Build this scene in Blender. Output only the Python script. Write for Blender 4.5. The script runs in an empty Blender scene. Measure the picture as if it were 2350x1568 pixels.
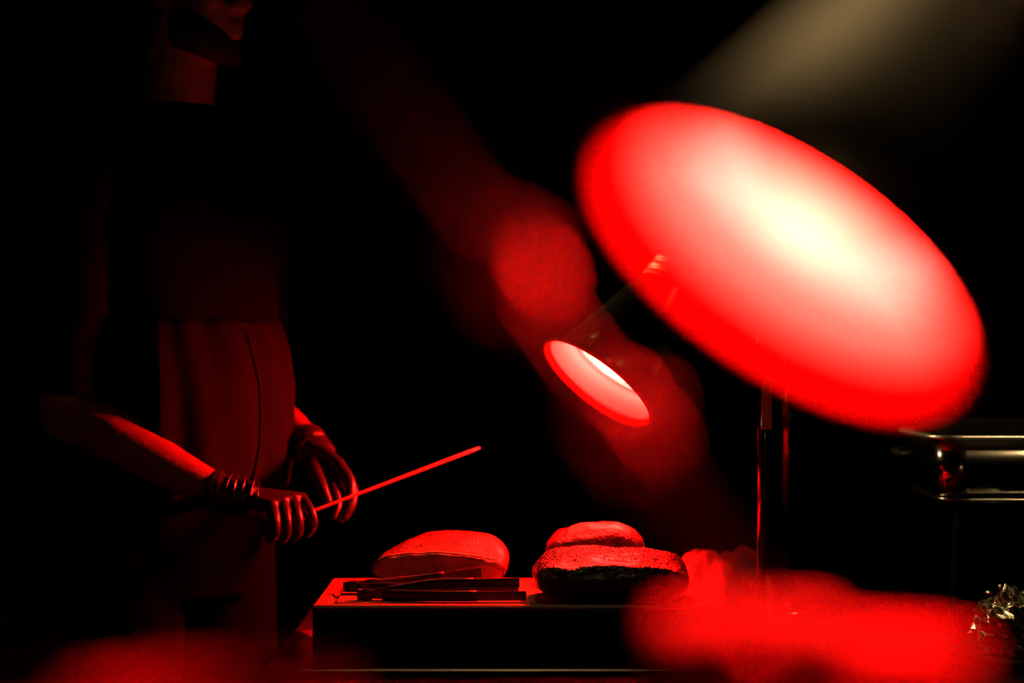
import bpy, bmesh, math, random
from mathutils import Vector, Matrix, noise

random.seed(7)
SC = bpy.context.scene
COL = SC.collection

# ------------------------------------------------------------------ camera, world, light, exposure
W, H = 2350.0, 1568.0
LENS = 70.0
F = LENS / 36.0 * W            # focal length in pixels
CZ = 1.23                      # camera height
cam_d = bpy.data.cameras.new('camera')
cam = bpy.data.objects.new('camera', cam_d)
COL.objects.link(cam)
cam.location = (0, 0, CZ)
cam.rotation_euler = (math.radians(90), 0, 0)
cam_d.lens = LENS
cam_d.sensor_width = 36.0
cam_d.clip_start = 0.02
cam_d.dof.use_dof = True
cam_d.dof.focus_distance = 3.29
cam_d.dof.aperture_fstop = 1.15
SC.camera = cam

world = bpy.data.worlds.new('world')
SC.world = world
world.use_nodes = True
world.node_tree.nodes['Background'].inputs[0].default_value = (0.9, 0.75, 0.6, 1)
world.node_tree.nodes['Background'].inputs[1].default_value = 0.0004

SC.view_settings.view_transform = 'Standard'
SC.view_settings.look = 'None'
SC.view_settings.gamma = 1.0
SC.view_settings.use_curve_mapping = False
SC.view_settings.exposure = 0.0

BULB_FAR = 1500.0               # radiance of the two infrared bulbs
BULB_NEAR = 480.0
SPOT_FAR = 150.0
SPOT_NEAR = 7000.0
SPOT_DISH = 70.0
SPOT_BOARD = 13.0                # added unseen warm spotlights, watts


def at(x, y, d):
    """pixel of the photograph at distance d in front of the camera -> place in the room"""
    return Vector(((x - W / 2) / F * d, d, CZ + (H / 2 - y) / F * d))


# ------------------------------------------------------------------ materials
def mat(name, col, rough=0.6, metal=0.0, spec=0.5, bump=0.0, scale=40.0, col2=None, cscale=None,
        coat=0.0, aniso=0.0, sss=0.0, sheen=0.0, stretch=None):
    m = bpy.data.materials.new(name)
    m.use_nodes = True
    nt = m.node_tree
    b = nt.nodes['Principled BSDF']
    b.inputs['Base Color'].default_value = (*col, 1)
    b.inputs['Roughness'].default_value = rough
    b.inputs['Metallic'].default_value = metal
    b.inputs['Specular IOR Level'].default_value = spec
    b.inputs['Coat Weight'].default_value = coat
    b.inputs['Coat Roughness'].default_value = 0.2
    b.inputs['Sheen Weight'].default_value = sheen
    tc = nt.nodes.new('ShaderNodeTexCoord')
    src = tc.outputs['Object']
    if stretch:
        mp = nt.nodes.new('ShaderNodeMapping')
        mp.inputs['Scale'].default_value = stretch
        nt.links.new(src, mp.inputs['Vector'])
        src = mp.outputs['Vector']
    if col2 is not None:
        n = nt.nodes.new('ShaderNodeTexNoise')
        n.inputs['Scale'].default_value = cscale or scale
        n.inputs['Detail'].default_value = 5
        nt.links.new(src, n.inputs['Vector'])
        r = nt.nodes.new('ShaderNodeValToRGB')
        r.color_ramp.elements[0].position = 0.38
        r.color_ramp.elements[1].position = 0.62
        r.color_ramp.elements[0].color = (*col, 1)
        r.color_ramp.elements[1].color = (*col2, 1)
        nt.links.new(n.outputs['Fac'], r.inputs['Fac'])
        nt.links.new(r.outputs['Color'], b.inputs['Base Color'])
    if bump > 0:
        n = nt.nodes.new('ShaderNodeTexNoise')
        n.inputs['Scale'].default_value = scale
        n.inputs['Detail'].default_value = 4
        nt.links.new(src, n.inputs['Vector'])
        bp = nt.nodes.new('ShaderNodeBump')
        bp.inputs['Strength'].default_value = bump
        bp.inputs['Distance'].default_value = 0.004
        nt.links.new(n.outputs['Fac'], bp.inputs['Height'])
        nt.links.new(bp.outputs['Normal'], b.inputs['Normal'])
    return m


def bulb_mat(name, strength, g):
    """red infrared bulb: the filament burns as a hot spot in the middle of the glass"""
    m = bpy.data.materials.new(name)
    m.use_nodes = True
    nt = m.node_tree
    nt.nodes.clear()
    out = nt.nodes.new('ShaderNodeOutputMaterial')
    em = nt.nodes.new('ShaderNodeEmission')
    tc = nt.nodes.new('ShaderNodeTexCoord')
    ln = nt.nodes.new('ShaderNodeVectorMath')
    ln.operation = 'DISTANCE'
    ln.inputs[1].default_value = (0, 0, 0.0345)
    nt.links.new(tc.outputs['Object'], ln.inputs[0])
    mr = nt.nodes.new('ShaderNodeMapRange')
    mr.inputs['From Min'].default_value = 0.0
    mr.inputs['From Max'].default_value = 0.11
    nt.links.new(ln.outputs['Value'], mr.inputs['Value'])
    rp = nt.nodes.new('ShaderNodeValToRGB')
    e = rp.color_ramp.elements
    g = g / strength               # green and blue light, boosted on the bulb sides to tint the reflector pink
    e[0].position = 0.0
    e[0].color = (1, 1.0 * g, .72 * g, 1)
    e[1].position = 1.0
    e[1].color = (.45, 8.0 * g, 6.2 * g, 1)
    for pos, c in ((.16, (1, .90 * g, .55 * g, 1)), (.34, (.7, .62 * g, .42 * g, 1)), (.56, (.45, .45 * g, .36 * g, 1)), (.70, (.45, 8.0 * g, 6.2 * g, 1))):
        k = e.new(pos)
        k.color = c
    nt.links.new(mr.outputs['Result'], rp.inputs['Fac'])
    nt.links.new(rp.outputs['Color'], em.inputs['Color'])
    em.inputs['Strength'].default_value = strength
    nt.links.new(em.outputs['Emission'], out.inputs['Surface'])
    return m


M = {}
M['drape'] = mat('black_drape', (0.012, 0.011, 0.011), 0.95, spec=0.1, bump=0.3, scale=3)
M['carpet'] = mat('dark_carpet', (0.02, 0.018, 0.018), 0.95, spec=0.1, bump=0.5, scale=200)
M['ceil'] = mat('dark_ceiling', (0.02, 0.02, 0.02), 0.9, spec=0.1)
M['cloth_black'] = mat('black_tablecloth', (0.012, 0.012, 0.012), 0.9, spec=0.15, bump=0.2, scale=400)
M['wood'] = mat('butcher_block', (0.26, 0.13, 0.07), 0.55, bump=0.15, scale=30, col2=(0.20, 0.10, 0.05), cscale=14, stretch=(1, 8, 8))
M['wood_shaded'] = mat('shaded_board_side', (0.010, 0.008, 0.007), 0.7, spec=0.1, bump=0.15, scale=30)  # shade on the board's sides put into a near-black colour
M['tray'] = mat('steel_tray', (0.55, 0.52, 0.46), 0.35, metal=1.0, bump=0.05, scale=60)
M['crust'] = mat('roast_crust', (0.26, 0.11, 0.07), 0.32, spec=0.6, bump=0.8, scale=220, col2=(0.10, 0.04, 0.025), cscale=60, coat=0.3)
M['bark'] = mat('dark_bark', (0.012, 0.006, 0.005), 0.30, spec=0.6, bump=1.0, scale=240, col2=(0.060, 0.024, 0.016), cscale=120, coat=0.3)
M['cut'] = mat('cut_meat', (0.50, 0.26, 0.22), 0.5, bump=0.3, scale=90, col2=(0.38, 0.17, 0.14), cscale=35)
M['fat'] = mat('pale_fat', (0.85, 0.72, 0.62), 0.35, spec=0.5, bump=0.35, scale=60, col2=(0.7, 0.52, 0.44), cscale=25)
M['black_plastic'] = mat('black_grip', (0.012, 0.012, 0.012), 0.5, spec=0.3)
M['tong_steel'] = mat('dull_steel', (0.055, 0.050, 0.047), 0.35, metal=0.7, bump=0.1, scale=80)
M['matte_black'] = mat('matte_black', (0.004, 0.004, 0.004), 0.9, spec=0.05)
M['rim'] = mat('bright_rim', (0.92, 0.90, 0.86), 0.35, metal=1.0, bump=0.1, scale=120)
M['blade'] = mat('satin_blade', (0.55, 0.52, 0.48), 0.40, metal=0.6)
M['steel'] = mat('polished_steel', (0.75, 0.74, 0.72), 0.22, metal=1.0)
M['chrome'] = mat('chrome', (0.40, 0.38, 0.36), 0.12, metal=1.0, bump=0.06, scale=14)
M['dark_chrome'] = mat('smoked_chrome', (0.30, 0.29, 0.28), 0.22, metal=1.0)
M['shade'] = mat('satin_shade', (0.50, 0.47, 0.43), 0.21, metal=1.0, bump=0.05, scale=25)
M['neck'] = mat('brushed_neck', (0.70, 0.66, 0.58), 0.45, metal=1.0, bump=0.15, scale=60)
M['enamel'] = mat('reflector_enamel', (0.85, 0.80, 0.76), 0.45, spec=0.4)
M['lamplit_red'] = mat('lamplit_red', (0.15, 0.003, 0.003), 0.6, spec=0.05)  # red of the lamplight put into the lip and rim colour
M['reflector'] = mat('satin_reflector', (0.90, 0.86, 0.82), 0.38, metal=0.85)
M['tag'] = mat('paper_tag', (0.6, 0.58, 0.55), 0.7)
M['towel'] = mat('towel_cloth', (0.62, 0.60, 0.57), 0.85, bump=0.35, scale=300, sheen=0.2)
M['porcelain'] = mat('lamplit_red_bowl', (0.22, 0.016, 0.013), 0.5, spec=0.06)  # red lamplight painted into the bowl colour
M['napkin'] = mat('lamplit_red_napkin', (0.095, 0.008, 0.007), 0.85, bump=0.25, scale=300)  # deep red stands in for lamplight on the cloth
M['skin'] = mat('skin', (0.38, 0.15, 0.09), 0.5, spec=0.4, bump=0.25, scale=130, col2=(0.30, 0.11, 0.07), cscale=30)
M['hair'] = mat('dark_hair', (0.012, 0.01, 0.008), 0.6, bump=0.9, scale=90)
M['eye'] = mat('eye_white', (0.7, 0.68, 0.65), 0.2)
M['shirt'] = mat('black_shirt', (0.0025, 0.0025, 0.0025), 0.95, spec=0.02, bump=0.25, scale=250)
M['trouser'] = mat('dark_trousers', (0.002, 0.0018, 0.0018), 0.95, spec=0.02, bump=0.25, scale=250)
M['apron'] = mat('charcoal_apron', (0.0065, 0.005, 0.0045), 0.9, spec=0.05, bump=0.3, scale=300)
M['piping'] = mat('apron_seam', (0.004, 0.004, 0.004), 0.95, spec=0.05)
M['glove'] = mat('black_nitrile', (0.020, 0.018, 0.018), 0.33, spec=0.7, bump=0.25, scale=70)
M['shoe'] = mat('black_shoe', (0.015, 0.015, 0.015), 0.5)
M['foil'] = mat('crumpled_foil', (0.75, 0.70, 0.60), 0.25, metal=1.0, bump=0.5, scale=40)
M['counter'] = mat('counter_stone', (0.05, 0.048, 0.046), 0.5, bump=0.1, scale=80)
M['panel'] = mat('counter_panel', (0.03, 0.022, 0.018), 0.6, bump=0.2, scale=20)
M['strut'] = mat('satin_strut', (0.11, 0.09, 0.08), 0.5, metal=0.3)
M['glint_lump'] = mat('painted_glint', (0.92, 0.35, 0.30), 0.5, metal=0.0)  # pale red stands in for lamp reflections on the brace


# ------------------------------------------------------------------ helpers
def obj(name, me, m, parent=None, smooth=True):
    """link a bmesh / mesh as one object"""
    if isinstance(me, bmesh.types.BMesh):
        bmesh.ops.recalc_face_normals(me, faces=me.faces)
        d = bpy.data.meshes.new(name)
        me.to_mesh(d)
        me.free()
    else:
        d = me
    for p in d.polygons:
        p.use_smooth = smooth
    d.materials.clear()
    d.materials.append(m)
    o = bpy.data.objects.new(name, d)
    COL.objects.link(o)
    if parent:
        o.parent = parent
        o.matrix_parent_inverse = parent.matrix_world.inverted()
    return o


def tag(o, label, cat, group=None):
    o['label'] = label
    o['category'] = cat
    if group:
        o['group'] = group
    return o


def empty(name, loc, label, cat, group=None, rot=None):
    o = bpy.data.objects.new(name, None)
    COL.objects.link(o)
    o.empty_display_size = 0.05
    mw = Matrix.Translation(Vector(loc))
    if rot is not None:
        mw = mw @ rot.to_4x4()
    o.matrix_world = mw
    o.location = mw.to_translation()
    o.rotation_euler = mw.to_euler()
    return tag(o, label, cat, group)


def lobj(name, me, m, parent, smooth=True):
    """part whose mesh is given in its parent's own axes"""
    o = obj(name, me, m, None, smooth)
    o.parent = parent
    return o


def struct(name, bm, m):
    o = obj(name, bm, m, smooth=False)
    o['kind'] = 'structure'
    return o


def box(bm, lo, hi, bevel=0.0, seg=2):
    lo, hi = Vector(lo), Vector(hi)
    r = bmesh.ops.create_cube(bm, size=1.0)
    vs = r['verts']
    c, s = (lo + hi) / 2, hi - lo
    for v in vs:
        v.co = Vector((v.co.x * s.x, v.co.y * s.y, v.co.z * s.z)) + c
    if bevel:
        es = {e for v in vs for e in v.link_edges}
        bmesh.ops.bevel(bm, geom=list(es), offset=bevel, segments=seg, affect='EDGES', profile=0.5)
    return bm


def newbox(lo, hi, bevel=0.0, seg=2):
    return box(bmesh.new(), lo, hi, bevel, seg)


def lathe(bm, prof, n=48, mtx=None, close_start=False, close_end=False):
    """prof: (r, z) pairs turned about local z"""
    rings = []
    for r, z in prof:
        ring = []
        for i in range(n):
            a = 2 * math.pi * i / n
            ring.append(bm.verts.new((r * math.cos(a), r * math.sin(a), z)))
        rings.append(ring)
    for a, b in zip(rings[:-1], rings[1:]):
        for i in range(n):
            bm.faces.new((a[i], a[(i + 1) % n], b[(i + 1) % n], b[i]))
    if close_start:
        bm.faces.new(rings[0][::-1])
    if close_end:
        bm.faces.new(rings[-1])
    if mtx is not None:
        for ring in rings:
            for v in ring:
                v.co = mtx @ v.co
    return bm


def frame_z(d):
    return Vector(d).normalized().to_track_quat('Z', 'Y').to_matrix()


def tube(bm, pts, rad, n=16, caps=True, flat=None, up=None):
    """swept tube; rad number or list; flat = (side, thick) list for elliptical rings"""
    pts = [Vector(p) for p in pts]
    k = len(pts)
    rings = []
    prev = None
    for i, p in enumerate(pts):
        t = (pts[min(i + 1, k - 1)] - pts[max(i - 1, 0)]).normalized()
        if up is not None:
            u = Vector(up)
            u = (u - t * u.dot(t)).normalized()
        elif prev is None:
            u = Vector((0, 0, 1)) if abs(t.z) < 0.9 else Vector((1, 0, 0))
            u = (u - t * u.dot(t)).normalized()
        else:
            u = (prev - t * prev.dot(t)).normalized()
        prev = u
        s = t.cross(u)
        if flat:
            ra, rb = flat[i]
        else:
            ra = rb = rad[i] if isinstance(rad, (list, tuple)) else rad
        rings.append([bm.verts.new(p + s * (ra * math.cos(2 * math.pi * j / n)) + u * (rb * math.sin(2 * math.pi * j / n))) for j in range(n)])
    for a, b in zip(rings[:-1], rings[1:]):
        for j in range(n):
            bm.faces.new((a[j], a[(j + 1) % n], b[(j + 1) % n], b[j]))
    if caps:
        for ring, p0, s in ((rings[0], pts[0], 1), (rings[-1], pts[-1], -1)):
            bm.faces.new(ring[::-1] if s == 1 else ring)
    return bm


def smooth_path(pts, n=8):
    """Catmull-Rom through the points"""
    P = [Vector(p) for p in pts]
    P = [P[0] * 2 - P[1]] + P + [P[-1] * 2 - P[-2]]
    out = []
    for i in range(1, len(P) - 2):
        a, b, c, d = P[i - 1], P[i], P[i + 1], P[i + 2]
        for j in range(n):
            t = j / n
            out.append(0.5 * ((2 * b) + (c - a) * t + (2 * a - 5 * b + 4 * c - d) * t * t + (3 * b - a - 3 * c + d) * t ** 3))
    out.append(P[-2])
    return out


def lerp_list(vals, n):
    out = []
    for a, b in zip(vals[:-1], vals[1:]):
        for j in range(n):
            t = j / n
            out.append(a + (b - a) * t)
    out.append(vals[-1])
    return out


def ball(bm, c, r, scale=(1, 1, 1), rot=None, u=20, v=14):
    mt = Matrix.Translation(Vector(c))
    if rot is not None:
        mt = mt @ rot.to_4x4()
    mt = mt @ Matrix.Diagonal((r * scale[0], r * scale[1], r * scale[2], 1))
    bmesh.ops.create_uvsphere(bm, u_segments=u, v_segments=v, radius=1.0, matrix=mt)
    return bm


def capsule(bm, pts, rads, n=14):
    """limb: tube with round ends and joints"""
    pts = [Vector(p) for p in pts]
    sp = smooth_path(pts, 5)
    rr = lerp_list(list(rads), 5)
    tube(bm, sp, rr, n)
    ball(bm, sp[0], rr[0], u=14, v=10)
    ball(bm, sp[-1], rr[-1], u=14, v=10)


def fuse(bm, voxel, smooth_it=4, factor=0.5):
    """fuse overlapping closed shapes into one continuous skin"""
    bmesh.ops.recalc_face_normals(bm, faces=bm.faces)
    d = bpy.data.meshes.new('tmp')
    bm.to_mesh(d)
    bm.free()
    o = bpy.data.objects.new('tmp', d)
    COL.objects.link(o)
    r = o.modifiers.new('r', 'REMESH')
    r.mode = 'VOXEL'
    r.voxel_size = voxel
    if smooth_it:
        s = o.modifiers.new('s', 'SMOOTH')
        s.iterations = smooth_it
        s.factor = factor
    dg = bpy.context.evaluated_depsgraph_get()
    me = bpy.data.meshes.new_from_object(o.evaluated_get(dg))
    bpy.data.objects.remove(o)
    bpy.data.meshes.remove(d)
    return me


# ------------------------------------------------------------------ the room
RX0, RX1, RY0, RY1, RZ = -3.6, 3.6, -2.2, 5.6, 3.0
struct('floor', newbox((RX0, RY0, -0.1), (RX1, RY1, 0)), M['carpet'])
struct('ceiling', newbox((RX0, RY0, RZ), (RX1, RY1, RZ + 0.1)), M['ceil'])
struct('wall_back', newbox((RX0, RY1, 0), (RX1, RY1 + 0.1, RZ)), M['drape'])
struct('wall_front', newbox((RX0, RY0 - 0.1, 0), (RX1, RY0, RZ)), M['drape'])
struct('wall_left', newbox((RX0 - 0.1, RY0, 0), (RX0, RY1, RZ)), M['drape'])
struct('wall_right', newbox((RX1, RY0, 0), (RX1 + 0.1, RY1, RZ)), M['drape'])

# unseen warm spotlights added for highlights on the metal, each in a small can
def added_spot(loc, target, power, label, cone=20, blend=.6, radius=.05):
    loc, target = Vector(loc), Vector(target)
    d = (target - loc).normalized()
    root = empty('added_spotlight', (loc.x, loc.y, RZ), label, 'added light', 'added warm spotlights')
    rot = Matrix.Translation(loc) @ frame_z(d).to_4x4()
    can = lathe(bmesh.new(), [(.001, -.13), (.050, -.13), (.062, -.115), (.066, .03), (.070, .034), (.070, .040), (.060, .040), (.058, -.02), (.001, -.025)], 32, rot)
    obj('can', can, M['black_plastic'], root)
    obj('stem', tube(bmesh.new(), [loc - d * .1, (loc.x, loc.y, RZ)], .012, 12), M['black_plastic'], root)
    ld = bpy.data.lights.new('spot_lamp', 'SPOT')
    ld.energy = power
    ld.color = (1, .66, .27)
    ld.spot_size = math.radians(cone * 2)
    ld.spot_blend = blend
    ld.shadow_soft_size = radius
    lo = bpy.data.objects.new('spot_lamp', ld)
    COL.objects.link(lo)
    lo.parent = root
    lo.matrix_parent_inverse = root.matrix_world.inverted()
    lo.matrix_world = Matrix.Translation(loc + d * .05) @ frame_z(-d).to_4x4()
    return root


added_spot((-2.2, 5.0, 2.8), (.27, 3.65, 1.40), SPOT_FAR, 'added warm spotlight at the back left corner', 7)
added_spot((-1.3, .60, 2.8), at(2000, 150, 1.20), SPOT_NEAR, 'added warm spotlight above the foreground counter', 4.3, 1.0)
added_spot((1.5, 2.2, 2.8), (.98, 3.45, 1.10), SPOT_DISH, 'added warm spotlight aimed at the chafing dish', 9)
added_spot((-.05, 3.85, 2.8), (-.05, 3.10, .72), SPOT_BOARD, 'added warm spotlight aimed at the front of the carving tray', 9)

# ------------------------------------------------------------------ carving table
TZ = CZ - 0.53
TX0, TX1, TY0, TY1 = -0.395, 1.75, 2.95, 3.98
t = empty('banquet_table', ((TX0 + TX1) / 2, (TY0 + TY1) / 2, 0), 'long banquet table under a black cloth that carries the carving board', 'table')
obj('tabletop', newbox((TX0 + .01, TY0 + .01, TZ - 0.035), (TX1 - .01, TY1 - .01, TZ - 0.006), 0.004), M['panel'], t, False)
for lx in (TX0 + 0.12, TX1 - 0.12):
    for ly in (TY0 + 0.12, TY1 - 0.12):
        obj('leg', tube(bmesh.new(), [(lx, ly, 0), (lx, ly, TZ - 0.03)], 0.014, 12), M['dark_chrome'], t)
# cloth: flat top, pleated drop on all four sides
bm = bmesh.new()
N = 220
per = []
cor = 0.03
LX, LY = TX1 - TX0, TY1 - TY0
tot = 2 * (LX + LY)
for i in range(N):
    s = tot * i / N
    if s < LX:
        p, nrm = Vector((TX0 + s, TY0, 0)), Vector((0, -1, 0))
    elif s < LX + LY:
        p, nrm = Vector((TX1, TY0 + s - LX, 0)), Vector((1, 0, 0))
    elif s < 2 * LX + LY:
        p, nrm = Vector((TX1 - (s - LX - LY), TY1, 0)), Vector((0, 1, 0))
    else:
        p, nrm = Vector((TX0, TY1 - (s - 2 * LX - LY), 0)), Vector((-1, 0, 0))
    per.append((p, nrm, s))
rings = []
for k, z in enumerate((TZ, TZ - 0.006, TZ - 0.1, TZ - 0.35, 0.06)):
    amp = (0, 0.002, 0.008, 0.018, 0.026)[k]
    rings.append([bm.verts.new(p + nrm * (0.004 + amp * (1 + math.sin(s * 38 + math.sin(s * 9)))) * (k > 0) + Vector((0, 0, z))) for p, nrm, s in per])
bm.faces.new(rings[0])
for a, b in zip(rings[:-1], rings[1:]):
    for j in range(N):
        bm.faces.new((a[j], a[(j + 1) % N], b[(j + 1) % N], b[j]))
tag(obj('tablecloth', bm, M['cloth_black'], smooth=False), 'black cloth draped over the carving table', 'tablecloth')


# tray under the board
def rrect(x0, x1, y0, y1, r, n=7):
    pts = []
    for cx, cy, a0 in ((x1 - r, y1 - r, 0), (x0 + r, y1 - r, 90), (x0 + r, y0 + r, 180), (x1 - r, y0 + r, 270)):
        for j in range(n + 1):
            a = math.radians(a0 + 90 * j / n)
            pts.append((cx + r * math.cos(a), cy + r * math.sin(a)))
    return pts


def ringed(bm, loops):
    """loops: (points2d, z); skins consecutive loops"""
    R = [[bm.verts.new((x, y, z)) for x, y in pts] for pts, z in loops]
    n = len(R[0])
    for a, b in zip(R[:-1], R[1:]):
        for j in range(n):
            bm.faces.new((a[j], a[(j + 1) % n], b[(j + 1) % n], b[j]))
    return R


BX0, BX1, BY0, BY1 = -0.317, 0.330, 3.15, 3.515          # board
BT = CZ - 0.418                                         # board top
tx0, tx1, ty0, ty1 = -0.385, 0.370, 3.085, 3.545
bm = bmesh.new()
R = ringed(bm, [(rrect(tx0 + .02, tx1 - .02, ty0 + .02, ty1 - .02, .05), TZ + .001),
                (rrect(tx0 + .006, tx1 - .006, ty0 + .006, ty1 - .006, .06), TZ + .016),
                (rrect(tx0, tx1, ty0, ty1, .065), TZ + .0185),
                (rrect(tx0 + .002, tx1 - .002, ty0 + .002, ty1 - .002, .065), TZ + .021),
                (rrect(tx0 + .009, tx1 - .009, ty0 + .009, ty1 - .009, .06), TZ + .018),
                (rrect(tx0 + .024, tx1 - .024, ty0 + .024, ty1 - .024, .05), TZ + .004)])
bm.faces.new(R[0][::-1])
bm.faces.new(R[-1])
tag(obj('serving_tray', bm, M['tray']), 'shallow steel tray with rounded corners under the carving board', 'tray')

# board: thick block with a juice groove round its top
bd = empty('carving_board', ((BX0 + BX1) / 2, (BY0 + BY1) / 2, TZ + .004), 'thick carving board with a juice groove holding the roasts and tongs', 'carving board')
bm = bmesh.new()
rr = lambda i, r: rrect(BX0 + i, BX1 - i, BY0 + i, BY1 - i, r, 4)
R = ringed(bm, [(rr(0.0, .004), BT - .006), (rr(0, .004), BT - .003), (rr(.003, .004), BT), (rr(.022, .01), BT), (rr(.025, .012), BT - .004),
                (rr(.032, .012), BT - .004), (rr(.035, .014), BT)])
bm.faces.new(R[-1])
bm.faces.new(R[0][::-1])
obj('board_top', bm, M['wood'], bd, False)
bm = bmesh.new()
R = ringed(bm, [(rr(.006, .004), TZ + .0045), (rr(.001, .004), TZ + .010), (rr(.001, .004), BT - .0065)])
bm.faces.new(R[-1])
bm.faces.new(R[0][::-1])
obj('board_base', bm, M['wood_shaded'], bd, False)


# ------------------------------------------------------------------ meat
def lump(name, secs, nseg, n, m, parent=None, amp=0.003, freq=30, seed=0, power=2.6):
    """loft through sections (y, xc, halfwidth, height, skew) that sit on the board; x across, y away from camera"""
    bm = bmesh.new()
    rings = []
    ks = len(secs)
    total = (ks - 1) * nseg
    for i in range(total + 1):
        f = i / nseg
        a = min(int(f), ks - 2)
        tt = f - a
        def cr(idx):
            p0, p1, p2, p3 = secs[max(a - 1, 0)][idx], secs[a][idx], secs[a + 1][idx], secs[min(a + 2, ks - 1)][idx]
            return 0.5 * (2 * p1 + (p2 - p0) * tt + (2 * p0 - 5 * p1 + 4 * p2 - p3) * tt ** 2 + (3 * p1 - p0 - 3 * p2 + p3) * tt ** 3)
        y, xc, hw, hh, sk = [cr(q) for q in range(5)]
        hw, hh = max(hw, 0.002), max(hh, 0.002)
        ring = []
        for j in range(n):
            an = 2 * math.pi * j / n
            c, s = math.cos(an), math.sin(an)
            ex = 2 / power
            px = math.copysign(abs(c) ** ex, c) * hw
            pz = (math.copysign(abs(s) ** ex, s) * 0.5 + 0.5) * hh
            px *= 0.93 + 0.07 * min(1, pz / hh * 3)
            pz *= 1 + sk * px / max(hw, 1e-4)
            co = Vector((xc + px, y, BT + pz))
            nn = noise.noise_vector(co * freq + Vector((seed, seed, 0)))
            co += nn * amp + noise.noise_vector(co * freq * 4) * amp * 0.3
            co.z = max(co.z, BT + 0.0005)
            ring.append(bm.verts.new(co))
        rings.append(ring)
    for a, b in zip(rings[:-1], rings[1:]):
        for j in range(n):
            bm.faces.new((a[j], a[(j + 1) % n], b[(j + 1) % n], b[j]))
    bm.faces.new(rings[0][::-1])
    bm.faces.new(rings[-1])
    return bm, [v.co.copy() for v in rings[0]]


def meat_x(px, d):
    return (px - W / 2) / F * d


# left roast, flat cut face to the camera
ro = empty('roast_beef', (meat_x(1010, 3.42), 3.42, BT), 'pink roast with a flat cut face behind the tongs', 'roast')
secs = [(3.372, meat_x(1008, 3.37), .110, .058, -.06), (3.39, meat_x(1010, 3.39), .113, .065, -.02), (3.425, meat_x(1028, 3.42), .104, .082, .02),
        (3.46, meat_x(1045, 3.46), .090, .089, .0), (3.49, meat_x(1050, 3.49), .070, .074, 0), (3.508, meat_x(1050, 3.5), .03, .035, 0)]
bm, loop = lump('roast', secs, 8, 72, None, amp=.0028, seed=3)
obj('roast_body', bm, M['crust'], ro)
bm = bmesh.new()
cen = sum(loop, Vector()) / len(loop)
R0 = [bm.verts.new(cen + (v - cen) * 0.975 + Vector((0, -.0025, 0))) for v in loop]
R1 = [bm.verts.new(cen + (v - cen) * 0.985 + Vector((0, .006, 0))) for v in loop]
prev = R0
for f in (.8, .55, .3, .1):
    cur = [bm.verts.new(cen + (v - cen) * 0.975 * f + Vector((0, -.003 - .0012 * noise.noise((v - cen) * f * 60), 0))) for v in loop]
    for j in range(len(loop)):
        k = (j + 1) % len(loop)
        bm.faces.new((prev[j], prev[k], cur[k], cur[j]))
    prev = cur
bm.faces.new(prev)
for j in range(len(loop)):
    k = (j + 1) % len(loop)
    bm.faces.new((R1[j], R1[k], R0[k], R0[j]))
obj('cut_face', bm, M['cut'], ro)
bm = bmesh.new()
top = [v for v in loop if v.z > BT + .045]
top.sort(key=lambda v: v.x)
tube(bm, [v + Vector((0, .004, 0.0005)) for v in top], [.0028 + .001 * noise.noise(v * 70) for v in top], 8)
obj('fat_cap', bm, M['fat'], ro)

# brisket in front right: dark bark
br = empty('brisket', (meat_x(1400, 3.28), 3.28, BT), 'whole brisket with dark peppered bark at the front of the board', 'brisket')
secs = [(3.176, meat_x(1408, 3.18), .096, .046, .0), (3.183, meat_x(1406, 3.19), .117, .060, -.03), (3.205, meat_x(1403, 3.21), .124, .068, -.03),
        (3.25, meat_x(1400, 3.25), .127, .076, -.03), (3.30, meat_x(1398, 3.30), .122, .079, -.03), (3.335, meat_x(1395, 3.33), .10, .062, 0), (3.350, meat_x(1395, 3.35), .05, .03, 0)]
bm, _ = lump('brisket', secs, 10, 110, None, amp=.0045, freq=26, seed=11)
obj('bark', bm, M['bark'], br)
# peppercorn crumbs pressed into the top of the bark
bm = bmesh.new()
dep = bpy.context.evaluated_depsgraph_get()
for i in range(900):
    x = meat_x(1400, 3.26) + random.uniform(-.115, .115)
    y = random.uniform(3.20, 3.335)
    hit = None
    ob = br.children[0]
    ok, loc, nrm, _i = ob.ray_cast(ob.matrix_world.inverted() @ Vector((x, y, BT + .3)), Vector((0, 0, -1)))
    if ok and loc.z > BT + .035 - 0:
        bmesh.ops.create_icosphere(bm, subdivisions=1, radius=random.uniform(.0008, .0021), matrix=Matrix.Translation(loc) @ Matrix.Diagonal((1, 1, .7, 1)))
cr = obj('crumb_crust', bm, M['bark'], br)
cr['kind'] = 'stuff'

# rear slab, pale fat side up
rs = empty('fatty_roast', (meat_x(1365, 3.43), 3.43, BT), 'pale fatty roast standing behind the brisket', 'roast')
secs = [(3.375, meat_x(1360, 3.38), .05, .06, 0), (3.383, meat_x(1360, 3.38), .076, .088, .06), (3.405, meat_x(1362, 3.40), .084, .100, .08), (3.44, meat_x(1365, 3.44), .086, .106, .06),
        (3.475, meat_x(1365, 3.47), .080, .096, .02), (3.497, meat_x(1365, 3.5), .045, .05, 0)]
bm, _ = lump('fatty', secs, 8, 80, None, amp=.004, freq=32, seed=23, power=2.3)
obj('roast_body', bm, M['crust'], rs)
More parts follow.
